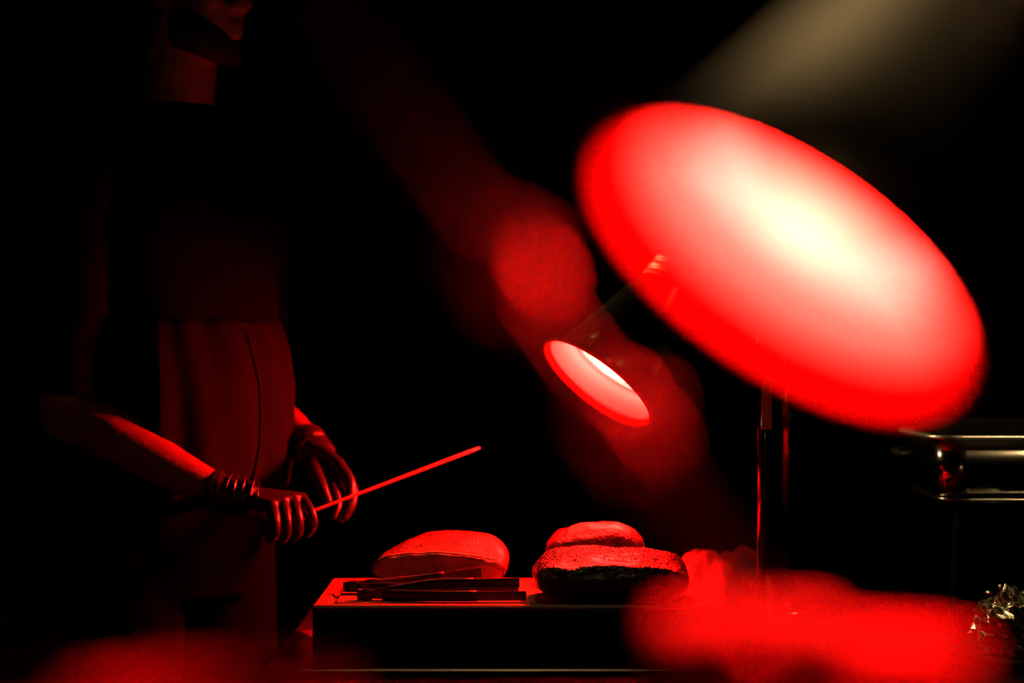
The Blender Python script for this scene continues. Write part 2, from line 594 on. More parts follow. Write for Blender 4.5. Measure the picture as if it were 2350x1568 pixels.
# fat strip laid over the top, facing the camera
bm = bmesh.new()
base = rs.children[0]
pts = []
nx, ny = 26, 7
grid = []
for iy in range(ny):
    row = []
    for ix in range(nx):
        u, v = ix / (nx - 1), iy / (ny - 1)
        x = meat_x(1300, 3.41) + u * .112
        wav = .006 * noise.noise(Vector((u * 6, 1.7, 0)))
        y = 3.388 + v * .045 + wav
        ok, loc, nrm, _i = base.ray_cast(Vector((x, y, BT + .3)) - Vector(base.matrix_world.translation), Vector((0, 0, -1)))
        z = loc.z if ok else BT + .07
        edge = min(u, 1 - u, v * .35, (1 - v) * .35)
        row.append(Vector((x, y, z + .0035 * min(1, edge * 14) + .001 * noise.noise(Vector((x, y, 0)) * 90) - .0012)))
    grid.append(row)
G = [[bm.verts.new(p) for p in row] for row in grid]
B = [[bm.verts.new(p - Vector((0, 0, .006))) for p in row] for row in grid]
for iy in range(ny - 1):
    for ix in range(nx - 1):
        bm.faces.new((G[iy][ix], G[iy][ix + 1], G[iy + 1][ix + 1], G[iy + 1][ix]))
        bm.faces.new((B[iy][ix], B[iy + 1][ix], B[iy + 1][ix + 1], B[iy][ix + 1]))
for ix in range(nx - 1):
    bm.faces.new((B[0][ix], B[0][ix + 1], G[0][ix + 1], G[0][ix]))
    bm.faces.new((G[-1][ix], G[-1][ix + 1], B[-1][ix + 1], B[-1][ix]))
for iy in range(ny - 1):
    bm.faces.new((G[iy][0], G[iy + 1][0], B[iy + 1][0], B[iy][0]))
    bm.faces.new((B[iy][-1], B[iy + 1][-1], G[iy + 1][-1], G[iy][-1]))
obj('fat_cap', bm, M['fat'], rs)


# ------------------------------------------------------------------ tongs
def strip(bm, pts, widths, depths, thick=.0012):
    """channel-shaped tong arm: flat web with two flanges"""
    pts = smooth_path(pts, 6)
    widths = lerp_list(widths, 6)
    depths = lerp_list(depths, 6)
    rings = []
    for i, p in enumerate(pts):
        tdir = (pts[min(i + 1, len(pts) - 1)] - pts[max(i - 1, 0)]).normalized()
        up = Vector((0, 0, 1))
        side = tdir.cross(up).normalized()
        up = side.cross(tdir).normalized()
        w, dp = widths[i], depths[i]
        prof = [(-dp, w), (0, w), (0, -w), (-dp, -w), (-dp, -w + thick), (-thick, -w + thick), (-thick, w - thick), (-dp, w - thick)]
        rings.append([bm.verts.new(p + side * a + up * b) for a, b in prof])
    for a, b in zip(rings[:-1], rings[1:]):
        for j in range(8):
            bm.faces.new((a[j], a[(j + 1) % 8], b[(j + 1) % 8], b[j]))
    bm.faces.new(rings[0][::-1])
    bm.faces.new(rings[-1])


def tongs(label, hinge, e1, e2, mid1, mid2):
    hv = Vector(hinge)
    t = empty('serving_tongs', (hv.x, hv.y, BT), label, 'tongs', 'tongs lying on the carving board')
    for mid, e, dp in ((mid1, e1, .006), (mid2, e2, -.006)):
        bm = bmesh.new()
        strip(bm, [hv, hv.lerp(Vector(mid), .5), mid, Vector(mid).lerp(Vector(e), .55), e],
              [.0065, .0075, .0075, .007, .0078], [dp, dp, dp, dp * .8, dp * .4])
        a = obj('arm', bm, M['tong_steel'], t, False)
        bm = bmesh.new()
        p = smooth_path([hv.lerp(Vector(mid), .25), mid, Vector(mid).lerp(Vector(e), .45)], 5)
        tube(bm, p, 0, 12, flat=[(.0042, .0088)] * len(p))
        obj('grip', bm, M['black_plastic'], a)
    # spring hinge: bent loop
    bm = bmesh.new()
    d = (Vector(mid1) + Vector(mid2)) / 2 - hv
    d.z = 0
    d.normalize()
    s = Vector((-d.y, d.x, 0))
    loop = [hv + d * .012 + s * .010, hv - d * .004 + s * .009, hv - d * .012, hv - d * .004 - s * .009, hv + d * .012 - s * .010]
    lp = smooth_path(loop, 5)
    tube(bm, lp, 0, 10, flat=[(.0016, .0085)] * len(lp), up=(0, 0, 1))
    obj('hinge', bm, M['black_plastic'], t)
    return t


def onb(px, d, h):
    return Vector((meat_x(px, d), d, BT + h))


tongs('steel tongs with black grips lying closest to the cut roast', onb(806, 3.30, .012), onb(1105, 3.345, .030), onb(1190, 3.255, .0095), onb(950, 3.335, .018), onb(980, 3.27, .012))
tongs('steel tongs with black grips lying along the front edge of the board', onb(838, 3.215, .0095), onb(1208, 3.195, .0095), onb(1192, 3.24, .026), onb(1000, 3.19, .010), onb(1000, 3.235, .024))

# ------------------------------------------------------------------ crumpled towel behind the board
bm = bmesh.new()
NT, NR = 90, 30
tc = Vector((meat_x(1648, 3.64), 3.64, TZ))
rings = []
for i in range(NR + 1):
    v = i / NR
    ring = []
    for j in range(NT):
        a = 2 * math.pi * j / NT
        dirv = Vector((math.cos(a), math.sin(a), 0))
        fold = math.sin(a * 9 + v * 3.2 + 1.5 * math.sin(a * 2)) * .012 * (v ** 0.7) + math.sin(a * 17 - v * 5) * .005 * v
        rad = (.120 * v ** .8) + fold
        hgt = .138 * (1 - v ** 4.5) + .016 * math.sin(a * 3 + 1) * v * (1 - v) * 3 + .010 * noise.noise(dirv * v * 3.5 + Vector((0, 0, v * 4))) + .006 * math.sin(dirv.x * v * 14 + 2 * math.sin(dirv.y * v * 5)) * (1 - v ** 2)
        p = tc + Vector((dirv.x * rad * .80, dirv.y * rad * .62, max(hgt, .0015)))
        if i == 0:
            p = tc + Vector((.004, 0, .130))
        p += noise.noise_vector(p * 22) * .006 * (v < .95)
        p.z = max(p.z, TZ + .0015)
        ring.append(p)
    rings.append(ring)
V0 = bm.verts.new(rings[0][0])
VR = [[bm.verts.new(p) for p in ring] for ring in rings[1:]]
for j in range(NT):
    bm.faces.new((V0, VR[0][j], VR[0][(j + 1) % NT]))
for a, b in zip(VR[:-1], VR[1:]):
    for j in range(NT):
        bm.faces.new((a[j], b[j], b[(j + 1) % NT], a[(j + 1) % NT]))
tw = tag(obj('crumpled_towel', bm, M['towel']), 'crumpled pale towel heaped on the table behind the brisket', 'towel')
sol = tw.modifiers.new('thick', 'SOLIDIFY')
sol.thickness = .003
sol.offset = -1


# ------------------------------------------------------------------ heat lamps
def heat_lamp(label, centre, n, strength, neck_pts, post_xy, base_z, top_z, mats=('shade', 'neck'), twin=False, neck_r=.013, green=3.6, size=1.0, lipn=3):
    n = Vector(n).normalized()
    rot = frame_z(-n)                      # local +z runs from the opening into the shade
    root = empty('heat_lamp', (post_xy[0], post_xy[1], base_z), label, 'heat lamp', 'carving station heat lamps')
    mw = Matrix.Translation(centre) @ rot.to_4x4() @ Matrix.Scale(size, 4)
    inv = root.matrix_world.inverted()

    def part(name, bm, m, smooth=True, parent=None):
        o = obj(name, bm, m, None, smooth)
        p = parent or root
        o.parent = p
        if p is root:
            o.matrix_parent_inverse = Matrix.Identity(4)
            o.matrix_local = inv @ mw
        return o
    prof = [(.112, 0), (.1035, .012), (.094, .030), (.086, .055), (.079, .090), (.071, .135), (.062, .180), (.054, .212)]
    fine = []
    for a, b in zip(prof[:-1], prof[1:]):
        for k in range(3):
            fine.append((a[0] + (b[0] - a[0]) * k / 3, a[1] + (b[1] - a[1]) * k / 3))
    fine.append(prof[-1])
    outer = lathe(bmesh.new(), [(r + .0022, z + .001) for r, z in fine], 72)
    sh = part('shade', outer, M[mats[0]])
    inner = lathe(bmesh.new(), fine[lipn - 1:] + [(.001, .213)], 72, close_end=True)
    part('reflector', inner, M['enamel'], parent=sh)
    part('lip', lathe(bmesh.new(), fine[:lipn], 72), M['lamplit_red'], parent=sh)
    ring = lathe(bmesh.new(), [(.0870 + .0022 * math.cos(a), .050 + .0022 * math.sin(a)) for a in [2 * math.pi * k / 8 for k in range(9)]], 72)
    part('retaining_ring', ring, M['enamel'], parent=sh)
    rim = bmesh.new()
    lathe(rim, [(.1128 + .0034 * math.cos(a), .0034 * math.sin(a)) for a in [2 * math.pi * k / 10 for k in range(11)]], 72)
    part('rim', rim, M['lamplit_red'], parent=sh)
    hs = lathe(bmesh.new(), [(.0565, .212), (.0565, .222), (.053, .224), (.053, .228), (.0565, .230), (.0565, .240), (.053, .242), (.053, .246), (.0565, .248), (.0565, .258), (.046, .272), (.030, .280), (.018, .284), (.001, .284)], 48)
    part('socket_housing', hs, M[mats[1]])
    bp = [(.001, .0320), (.02, .0330), (.038, .0360), (.050, .0415), (.0555, .0500), (.056, .0580), (.051, .076), (.040, .100), (.028, .125), (.024, .160), (.024, .211)]
    fb = []
    for a, b in zip(bp[:-1], bp[1:]):
        for k in range(3):
            fb.append((a[0] + (b[0] - a[0]) * k / 3, a[1] + (b[1] - a[1]) * k / 3))
    fb.append(bp[-1])
    part('bulb', lathe(bmesh.new(), fb, 48, close_start=True), bulb_mat('infrared_bulb', strength, green))
    # gooseneck
    start = mw @ Vector((0, 0, .282))
    pth = smooth_path([start] + [Vector(p) for p in neck_pts], 26)
    rads = [neck_r + .0012 * math.sin(i * 1.9) for i in range(len(pth))]
    g = tube(bmesh.new(), pth, rads, 18)
    obj('gooseneck', g, M[mats[1]], root)
    px, py = post_xy
    obj('post', tube(bmesh.new(), [(px, py, base_z + .008), (px, py, top_z)], .0078, 20), M['chrome'], root)
    b = lathe(bmesh.new(), [(.001, 0), (.050, 0), (.052, .004), (.052, .012), (.046, .018), (.022, .022), (.013, .034), (.009, .036)], 48,
              Matrix.Translation((px, py, base_z + .0005)))
    obj('base', b, M['dark_chrome'], root)
    col = lathe(bmesh.new(), [(.001, -.02), (.0125, -.02), (.0145, -.016), (.0145, .016), (.0125, .02), (.001, .02)], 24, Matrix.Translation((px, py, top_z)))
    obj('collar', col, M['dark_chrome'], root)
    return root


# far lamp: over the board
fc = at(1371, 879, 3.55)
fn = Vector((-.60, -.30, -.745))
post = Vector((meat_x(1747, 3.46), 3.46, 0))
post_top = at(1747, 560, 3.46)
k1 = fc - fn.normalized() * .36
far_lamp = heat_lamp('small heat lamp glowing over the roasts on the carving board', fc, fn, BULB_FAR,
                     [k1, at(1655, 430, 3.52), at(1730, 460, 3.50), post_top], (post.x, post.y), TZ, post_top.z, size=1.025)
# paper tag hanging on the post
bm = newbox((post.x - .001, post.y - .0125, at(0, 985, 3.46).z), (post.x + .017, post.y - .0115, at(0, 850, 3.46).z), .0004, 1)
o = obj('hanging_tag', bm, M['tag'], far_lamp, False)
o['label'] = 'flat paper tag taped to the post'

# second thin pole behind it
px2 = meat_x(1806, 3.86)
sp = empty('stand_pole', (px2, 3.86, TZ), 'thin chrome pole standing behind the lamp post', 'pole')
obj('pole', tube(bmesh.new(), [(px2, 3.86, TZ + .012), (px2, 3.86, CZ + .25)], .0085, 20), M['chrome'], sp)
obj('foot', lathe(bmesh.new(), [(.001, 0), (.05, 0), (.052, .005), (.045, .010), (.012, .016), (.0095, .02)], 32, Matrix.Translation((px2, 3.86, TZ + .0005))), M['dark_chrome'], sp)
obj('cap', lathe(bmesh.new(), [(.0095, -.01), (.0105, 0), (.0085, .008), (.001, .011)], 24, Matrix.Translation((px2, 3.86, CZ + .25))), M['dark_chrome'], sp)

# ------------------------------------------------------------------ foreground counter
KZ = CZ - .212
kc = empty('serving_counter', (0, .78, 0), 'dark serving counter in the foreground below the large lamp', 'counter')
obj('worktop', newbox((-1.1, .42, KZ - .03), (1.1, 1.15, KZ), .004), M['counter'], kc, False)
obj('cabinet_body', newbox((-1.06, .47, .08), (1.06, 1.11, KZ - .03), .003), M['panel'], kc, False)
obj('plinth', newbox((-1.02, .52, 0), (1.02, 1.06, .08)), M['black_plastic'], kc, False)
for s in (-1, -.33, .34):
    obj('front_panel', newbox((s * 1.05 + .01, 1.108, .12), (s * 1.05 + .68, 1.118, KZ - .06), .003), M['panel'], kc, False)

# near lamp
nc = at(1780, 626, 1.105)
nn = Vector((-.565, -.31, -.765))
k1 = nc - nn.normalized() * .36
near_post = Vector((.47, 1.06, 0))
near_lamp = heat_lamp('large blurred heat lamp shining in the foreground', nc, nn, BULB_NEAR,
                      [k1, k1 + Vector((.09, .04, .08)), Vector((.44, 1.08, CZ + .36)), Vector((.47, 1.06, CZ + .26))],
                      (near_post.x, near_post.y), KZ, CZ + .26, neck_r=.016, green=1.7, lipn=5)


# stacks of small bowls, napkins
def bowl_mesh():
    bm = bmesh.new()
    lathe(bm, [(.001, .0), (.028, 0), (.029, .004), (.040, .010), (.052, .024), (.0575, .034), (.0585, .036), (.0575, .037), (.050, .026), (.039, .0135), (.028, .009), (.001, .008)], 40)
    bmesh.ops.recalc_face_normals(bm, faces=bm.faces)
    d = bpy.data.meshes.new('bowl')
    bm.to_mesh(d)
    bm.free()
    for p in d.polygons:
        p.use_smooth = True
    d.materials.append(M['porcelain'])
    return d


BOWL = bowl_mesh()


def stack(x, y, n, where, grp, step=.0115):
    for i in range(n):
        o = bpy.data.objects.new('small_bowl', BOWL)
        COL.objects.link(o)
        o.location = (x + random.uniform(-.0008, .0008), y + random.uniform(-.0008, .0008), KZ + .0003 + i * step)
        lab = ('lowest', 'middle', 'topmost')[i] + ' bowl with painted-on red lamplight in the stack ' + where
        tag(o, lab, 'bowl', grp)


stack(meat_x(1975, 1.0), 1.0, 3, 'below the large foreground lamp', 'bowls below the large lamp')
stack(meat_x(470, .855), .855, 3, 'at the bottom left corner', 'bowls at bottom left')


def napkin(i, x, y, z, rz, lab):
    bm = bmesh.new()
    n = 16
    hw, hd, th = .050, .036, .021
    T, Bt = [], []
    for a in range(n + 1):
        rt, rb = [], []
        for b in range(n + 1):
            u, v = a / n * 2 - 1, b / n * 2 - 1
            h = th * (1 - .35 * max(abs(u), abs(v)) ** 6) + .0012 * math.sin(u * 5 + i) + .001 * math.cos(v * 6 + i)
            p = Vector((u * hw, v * hd, 0))
            rt.append(bm.verts.new(p + Vector((0, 0, h))))
            rb.append(bm.verts.new(p * (.99) + Vector((0, 0, 0))))
        T.append(rt)
        Bt.append(rb)
    for a in range(n):
        for b in range(n):
            bm.faces.new((T[a][b], T[a + 1][b], T[a + 1][b + 1], T[a][b + 1]))
            bm.faces.new((Bt[a][b], Bt[a][b + 1], Bt[a + 1][b + 1], Bt[a + 1][b]))
        bm.faces.new((T[a][0], Bt[a][0], Bt[a + 1][0], T[a + 1][0]))
        bm.faces.new((T[a][n], T[a + 1][n], Bt[a + 1][n], Bt[a][n]))
        bm.faces.new((T[0][a], T[0][a + 1], Bt[0][a + 1], Bt[0][a]))
        bm.faces.new((T[n][a], Bt[n][a], Bt[n][a + 1], T[n][a + 1]))
    o = obj('folded_napkin', bm, M['napkin'])
    o.location = (x, y, z)
    o.rotation_euler = (0, 0, rz)
    tag(o, lab, 'napkin', 'folded napkins on the counter')


NN = 3
for i in range(NN):
    napkin(i, meat_x(1720, 1.06) + random.uniform(-.003, .003), 1.07 + random.uniform(-.002, .002), KZ + .0005 + i * .0235, random.uniform(-.08, .08),
           ('lowest', 'middle', 'topmost')[i] + ' folded napkin with painted-on red lamplight in the pile beside the bowls')

# slanted guard frame on the counter
gf = empty('counter_guard_frame', (0, .92, KZ), 'slanted blurred metal brace of the counter guard in the foreground', 'guard frame')
GD = .92
SA, SB = at(1640, 1260, GD), at(800, 100, GD)
dr = (SB - SA).normalized()
kz = (KZ + .008 - SA.z) / dr.z
S0 = SA + dr * kz
ktop = (CZ + .46 - SA.z) / dr.z
S1 = SA + dr * ktop
obj('brace', tube(bmesh.new(), [S0, S1], .0034, 14), M['strut'], gf)
obj('foot_plate', lathe(bmesh.new(), [(.001, 0), (.028, 0), (.030, .003), (.028, .008), (.008, .012), (.001, .013)], 28, Matrix.Translation((S0.x, S0.y, KZ + .0004))), M['strut'], gf)
for s in (-.72, .72):
    obj('upright', tube(bmesh.new(), [(s, GD, KZ), (s, GD, CZ + .47)], .009, 16), M['strut'], gf)
obj('top_rail', tube(bmesh.new(), [(-.75, GD, CZ + .465), (.75, GD, CZ + .465)], .009, 16), M['strut'], gf)


def on_strut(py):
    z = CZ + (H / 2 - py) / F * GD
    return SA + dr * ((z - SA.z) / dr.z)


for py, ln, rad in ((612, .038, .0150), (985, .036, .0125)):  # lumps added on the brace as painted lamp glints
    c = on_strut(py) + Vector((-.002, .004, 0))
    cl = lathe(bmesh.new(), [(.001, -ln / 2), (rad * .8, -ln / 2), (rad, -ln / 2 + .003), (rad, ln / 2 - .003), (rad * .8, ln / 2), (.001, ln / 2)], 20, Matrix.Translation(c) @ frame_z(dr).to_4x4())
    o = obj('glint_lump', cl, M['glint_lump'], gf)
    kn = ball(bmesh.new(), c + Vector((.012, .0, .012)), .005)
    obj('glint_knob', kn, M['glint_lump'], o)

# ------------------------------------------------------------------ chafing dish at the right
cy = 3.45
x0, x1 = meat_x(2140, cy), meat_x(2140, cy) + .56
zt, zb = at(0, 1006, cy).z, at(0, 1150, cy).z
cd = empty('chafing_dish', ((x0 + x1) / 2, cy + .16, TZ), 'dark polished chafing dish with a bright rim at the right edge', 'chafing dish')
yf, yb = cy, cy + .34
bm = bmesh.new()
R = ringed(bm, [(rrect(x0 + .03, x1 - .03, yf + .03, yb - .03, .04), zb), (rrect(x0 + .018, x1 - .018, yf + .018, yb - .018, .05), zb + .006), (rrect(x0 + .012, x1 - .012, yf + .012, yb - .012, .05), zt - .006),
                (rrect(x0 + .018, x1 - .018, yf + .018, yb - .018, .05), zt - .006), (rrect(x0 + .020, x1 - .020, yf + .020, yb - .020, .05), zt - .060)])
bm.faces.new(R[0][::-1])
bm.faces.new(R[-1])
obj('water_pan', bm, M['chrome'], cd)
bm = bmesh.new()
R = ringed(bm, [(rrect(x0 + .012, x1 - .012, yf + .012, yb - .012, .05), zt - .004), (rrect(x0, x1, yf, yb, .055), zt - .004), (rrect(x0 - .002, x1 + .002, yf - .002, yb + .002, .055), zt),
                (rrect(x0, x1, yf, yb, .055), zt + .005), (rrect(x0 + .012, x1 - .012, yf + .012, yb - .012, .05), zt + .004), (rrect(x0 + .012, x1 - .012, yf + .012, yb - .012, .05), zt - .004)])
obj('rim_band', bm, M['rim'], cd)
p = rrect(x0 + .02, x1 - .02, yf + .012, yb - .012, .05)
tb = tube(bmesh.new(), [(a, b, zb) for a, b in p] + [(p[0][0], p[0][1], zb)], .0042, 10)
obj('stand_ring', tb, M['dark_chrome'], cd)
obj('black_filler', newbox((x0 + .024, yf + .024, zt - .058), (x1 - .024, yb - .024, zt + .026), .035, 4), M['matte_black'], cd)  # black mound added to keep the lit far rim out of view
for sx, sy in ((x0 + .05, yf + .03), (x1 - .05, yf + .03), (x0 + .05, yb - .03), (x1 - .05, yb - .03)):
    o = obj('leg', tube(bmesh.new(), [(sx, sy, zb), (sx - .01 * (1 if sx < (x0 + x1) / 2 else -1), sy, TZ + .08), (sx, sy, TZ + .003)], .0055, 12), M['matte_black'], cd)
for hx in (x0 - .002,):
    hp = smooth_path([(hx + .004, yf + .11, zt - .03), (hx - .022, yf + .115, zt - .034), (hx - .024, yf + .17, zt - .036), (hx - .022, yf + .225, zt - .034), (hx + .004, yf + .23, zt - .03)], 6)
    obj('handle', tube(bmesh.new(), hp, .005, 10), M['black_plastic'], cd)
# burner can under it
bx, by = meat_x(2312, 3.50), 3.52
bc = empty('burner_can', (bx, by, TZ), 'small fuel burner can on the table beneath the chafing dish', 'burner')
obj('can', lathe(bmesh.new(), [(.001, 0), (.040, 0), (.042, .003), (.041, .006), (.041, .085), (.042, .088), (.040, .091), (.030, .090), (.028, .086), (.001, .086)], 36, Matrix.Translation((bx, by, TZ + .0005))), M['chrome'], bc)
obj('wick', lathe(bmesh.new(), [(.001, .085), (.012, .085), (.012, .099), (.009, .101), (.001, .101)], 20, Matrix.Translation((bx, by, TZ + .0005))), M['dark_chrome'], bc)

# crumpled foil sheet
bm = bmesh.new()
ball(bm, (0, 0, 0), 1.0, u=40, v=26)
fcx = at(2325, 1420, 3.36)
for v in bm.verts:
    c = v.co.copy()
    f = 1 + .30 * noise.noise(c * 2.1) + .18 * noise.noise(c * 5.3) + .08 * noise.noise(c * 11)
    v.co = Vector((c.x * .062 * f + fcx.x, c.y * .045 * f + 3.36, max((c.z * .058) * f + fcx.z - .01, TZ + .001)))
tag(obj('foil_ball', bm, M['foil'], smooth=False), 'crumpled sheet of foil below the chafing dish at the right edge', 'foil')

# ------------------------------------------------------------------ the carver
PX, PY = -.614, 3.62
YAW = math.radians(45)
fwd = Vector((math.sin(YAW), -math.cos(YAW), 0))
sid = Vector((math.cos(YAW), math.sin(YAW), 0))       # towards the person's left
person = empty('person', (PX, PY, 0), 'person in dark shirt, apron and black gloves wiping a long thin blade', 'person')


def body_pt(f, s, z):
    return Vector((PX, PY, CZ + (z * 1.04 if z > 0 else z))) + fwd * f + sid * s


def torso(bm, secs, n=36):
    """secs: (z, forward offset, side half width, half depth)"""
    rings = []
    zs = [s[0] for s in secs]
    fine = []
    for a, b in zip(secs[:-1], secs[1:]):
        for k in range(4):
            t_ = k / 4
            fine.append([a[q] + (b[q] - a[q]) * t_ for q in range(4)])
    fine.append(list(secs[-1]))
    for z, f, w, d in fine:
        rings.append([bm.verts.new(body_pt(f + d * math.copysign(abs(math.sin(a)) ** .85, math.sin(a)), w * math.copysign(abs(math.cos(a)) ** .85, math.cos(a)), z)) for a in [2 * math.pi * j / n for j in range(n)]])
    for a, b in zip(rings[:-1], rings[1:]):
        for j in range(n):
            bm.faces.new((a[j], a[(j + 1) % n], b[(j + 1) % n], b[j]))
    bm.faces.new(rings[0][::-1])
    bm.faces.new(rings[-1])


RSH, LSH = body_pt(0, -.192, .262), body_pt(-.01, .192, .262)
REL = at(150, 945, 3.43)
RWR = at(516, 1138, 3.405)
LEL = Vector((-.515, 3.92, CZ - .115))
LWR = at(716, 1026, 3.62)

TORSO = [(-.40, 0, .150, .115), (-.30, .01, .172, .130), (-.18, .015, .182, .142), (-.08, .015, .182, .142), (.0, .012, .176, .134), (.08, .008, .178, .132), (.18, .0, .195, .135), (.27, -.01, .19, .12), (.32, -.015, .13, .095), (.36, -.01, .07, .07)]
HC = body_pt(.055, .0, .60)                       # head centre
HYAW = math.radians(63)
hf = Vector((math.sin(HYAW), -math.cos(HYAW), 0))
hs_ = Vector((math.cos(HYAW), math.sin(HYAW), 0))
HROT = Matrix((hs_, -hf, Vector((0, 0, 1)))).transposed()   # local x = person's left, -y = forward, z = up


def hp(s, f, z):
    return HC + hs_ * s + hf * f + Vector((0, 0, z))


bm = bmesh.new()
torso(bm, TORSO)
# neck and head
capsule(bm, [body_pt(-.01, 0, .30), body_pt(.01, 0, .40), HC + Vector((0, 0, -.06)) - hf * .02], [.072, .066, .066])
ball(bm, hp(0, -.012, .03), 1, (.079, .101, .100), HROT, 28, 20)
ball(bm, hp(0, .020, -.045), 1, (.066, .080, .085), HROT, 28, 20)          # face / jaw
ball(bm, hp(0, .066, -.105), 1, (.030, .026, .024), HROT)                  # chin
ball(bm, hp(0, .078, .030), 1, (.052, .018, .014), HROT)                   # brow
capsule(bm, [hp(0, .090, .022), hp(0, .104, -.005), hp(0, .116, -.026)], [.010, .012, .014])   # nose
for s in (-1, 1):
    ball(bm, hp(s * .014, .102, -.030), .0105)
    ball(bm, hp(s * .040, .072, -.022), 1, (.022, .018, .018), HROT)      # cheek
    ball(bm, hp(s * .077, -.012, -.008), 1, (.010, .019, .032), HROT)     # ear
capsule(bm, [hp(-.024, .088, -.066), hp(0, .099, -.063), hp(.024, .088, -.066)], [.006, .0085, .006])
capsule(bm, [hp(-.022, .086, -.077), hp(0, .097, -.079), hp(.022, .086, -.077)], [.006, .009, .006])
for sh_ in (RSH, LSH):
    capsule(bm, [body_pt(-.02, 0, .345), body_pt(-.02, 0, .33).lerp(sh_, .55), sh_], [.052, .055, .058])
# arms
capsule(bm, [RSH, RSH.lerp(REL, .5) + Vector((-.01, .0, 0)), REL], [.062, .054, .048])
capsule(bm, [REL, REL.lerp(RWR, .3) + Vector((0, 0, .004)), REL.lerp(RWR, .65), RWR], [.047, .048, .038, .029])
capsule(bm, [LSH, LSH.lerp(LEL, .5), LEL], [.062, .054, .047])
capsule(bm, [LEL, LEL.lerp(LWR, .3), LEL.lerp(LWR, .65), LWR], [.046, .047, .038, .029])
# legs
for s in (-1, 1):
    hip, knee, ank = body_pt(.0, s * .10, -.36), body_pt(.02, s * .11, -.76), body_pt(-.01, s * .115, -1.15)
    capsule(bm, [hip, hip.lerp(knee, .5), knee], [.070, .076, .062])
    capsule(bm, [knee, knee.lerp(ank, .35) - fwd * .012, ank], [.064, .062, .042])
    capsule(bm, [ank - fwd * .03 - Vector((0, 0, .04)), ank + fwd * .09 - Vector((0, 0, .05)), ank + fwd * .17 - Vector((0, 0, .055))], [.034, .032, .022])
body = obj('body', fuse(bm, .0055, 4), M['skin'], person)
body['label'] = 'bare forearm lit red'

# eyes and hair
for s in (-1, 1):
    obj('eye', ball(bmesh.new(), hp(s * .032, .078, .008), .0125), M['eye'], person)
bm = bmesh.new()
ball(bm, hp(0, -.018, .040), 1, (.085, .104, .098), HROT, 30, 20)
ball(bm, hp(0, -.050, -.05), 1, (.074, .062, .085), HROT, 30, 20)
obj('hair', fuse(bm, .006, 3), M['hair'], person)
bm = bmesh.new()
pts = [hp(math.sin(a) * .068, .012 + math.cos(a) * .066, -.100 + .012 * abs(math.sin(a)) + .018 * math.sin(a) ** 4) for a in [math.radians(q) for q in range(-95, 96, 10)]]
tube(bm, pts, 0, 12, flat=[(.018, .036)] * len(pts), up=(0, 0, 1))
obj('beard', fuse(bm, .005, 3), M['hair'], person)

# shirt: body of the torso plus loose short sleeves
bm = bmesh.new()
torso(bm, [(z, f, w + .012, d + .010) for z, f, w, d in TORSO[1:-1]] + [(.365, -.005, .088, .085)])
for sh, el, ln in ((RSH, REL, .93), (LSH, LEL, .95)):
    e = sh.lerp(el, ln)
    pts = smooth_path([sh + Vector((0, 0, .01)), sh.lerp(el, .4), sh.lerp(el, .75), e], 5)
    tube(bm, pts, lerp_list([.070, .070, .070, .072], 5), 24)
    ball(bm, pts[0], .070)
    capsule(bm, [body_pt(-.015, 0, .350), body_pt(-.015, 0, .335).lerp(sh, .55), sh + Vector((0, 0, .004))], [.060, .064, .068], 20)
shirt = obj('shirt', fuse(bm, .0055, 14), M['shirt'], person)
# sleeve hems
for sh, el, ln in ((RSH, REL, .93), (LSH, LEL, .95)):
    e = sh.lerp(el, ln)
    ax = (el - sh).normalized()
    h = lathe(bmesh.new(), [(.071, -.012), (.0745, -.010), (.0745, .004), (.071, .006)], 32, Matrix.Translation(e) @ frame_z(ax).to_4x4())
    obj('sleeve_hem', h, M['shirt'], shirt)
obj('collar', lathe(bmesh.new(), [(.096, -.03), (.092, 0), (.082, .060), (.077, .058), (.082, -.03)], 32, Matrix.Translation(body_pt(-.004, 0, .352))), M['shirt'], shirt)

# trousers, shoes
bm = bmesh.new()
torso(bm, [(-.46, 0, .160, .122), (-.36, .005, .172, .134), (-.27, .012, .178, .138)])
for s in (-1, 1):
    hip, knee, ank = body_pt(.0, s * .10, -.36), body_pt(.02, s * .11, -.76), body_pt(-.01, s * .115, -1.15)
    pts = smooth_path([hip, hip.lerp(knee, .5), knee, knee.lerp(ank, .5), ank], 5)
    tube(bm, pts, lerp_list([.104, .098, .084, .080, .074], 5), 24)
obj('trousers', fuse(bm, .008, 10), M['trouser'], person)
for s in (-1, 1):
    ank = body_pt(-.01, s * .115, -1.15)
    bm = bmesh.new()
    a0 = Vector((ank.x, ank.y, 0))
    for q in range(6):
        ball(bm, a0 + fwd * (-.05 + q * .045) + Vector((0, 0, .042 - q * .001)), 1, (.044, .044, .042 - .003 * abs(q - 1)), u=16, v=12)
    capsule(bm, [a0 + Vector((0, 0, .05)), a0 + Vector((0, 0, .10))], [.048, .046])
    obj('shoe', fuse(bm, .006, 3), M['shoe'], person)


# apron: sheet hugging the belly, cut short where the light on him fades
def interp(secs, z):
    for a, b in zip(secs[:-1], secs[1:]):
        if a[0] <= z <= b[0]:
            t_ = (z - a[0]) / (b[0] - a[0])
            return [a[q] + (b[q] - a[q]) * t_ for q in range(4)]
    return list(secs[0] if z < secs[0][0] else secs[-1])


AP = [(-.40, .012, .178, .140), (-.30, .012, .186, .150), (-.18, .016, .198, .160), (-.08, .016, .198, .160), (.0, .012, .190, .150), (.08, .008, .186, .142), (.18, .0, .206, .147), (.26, -.008, .200, .132)]


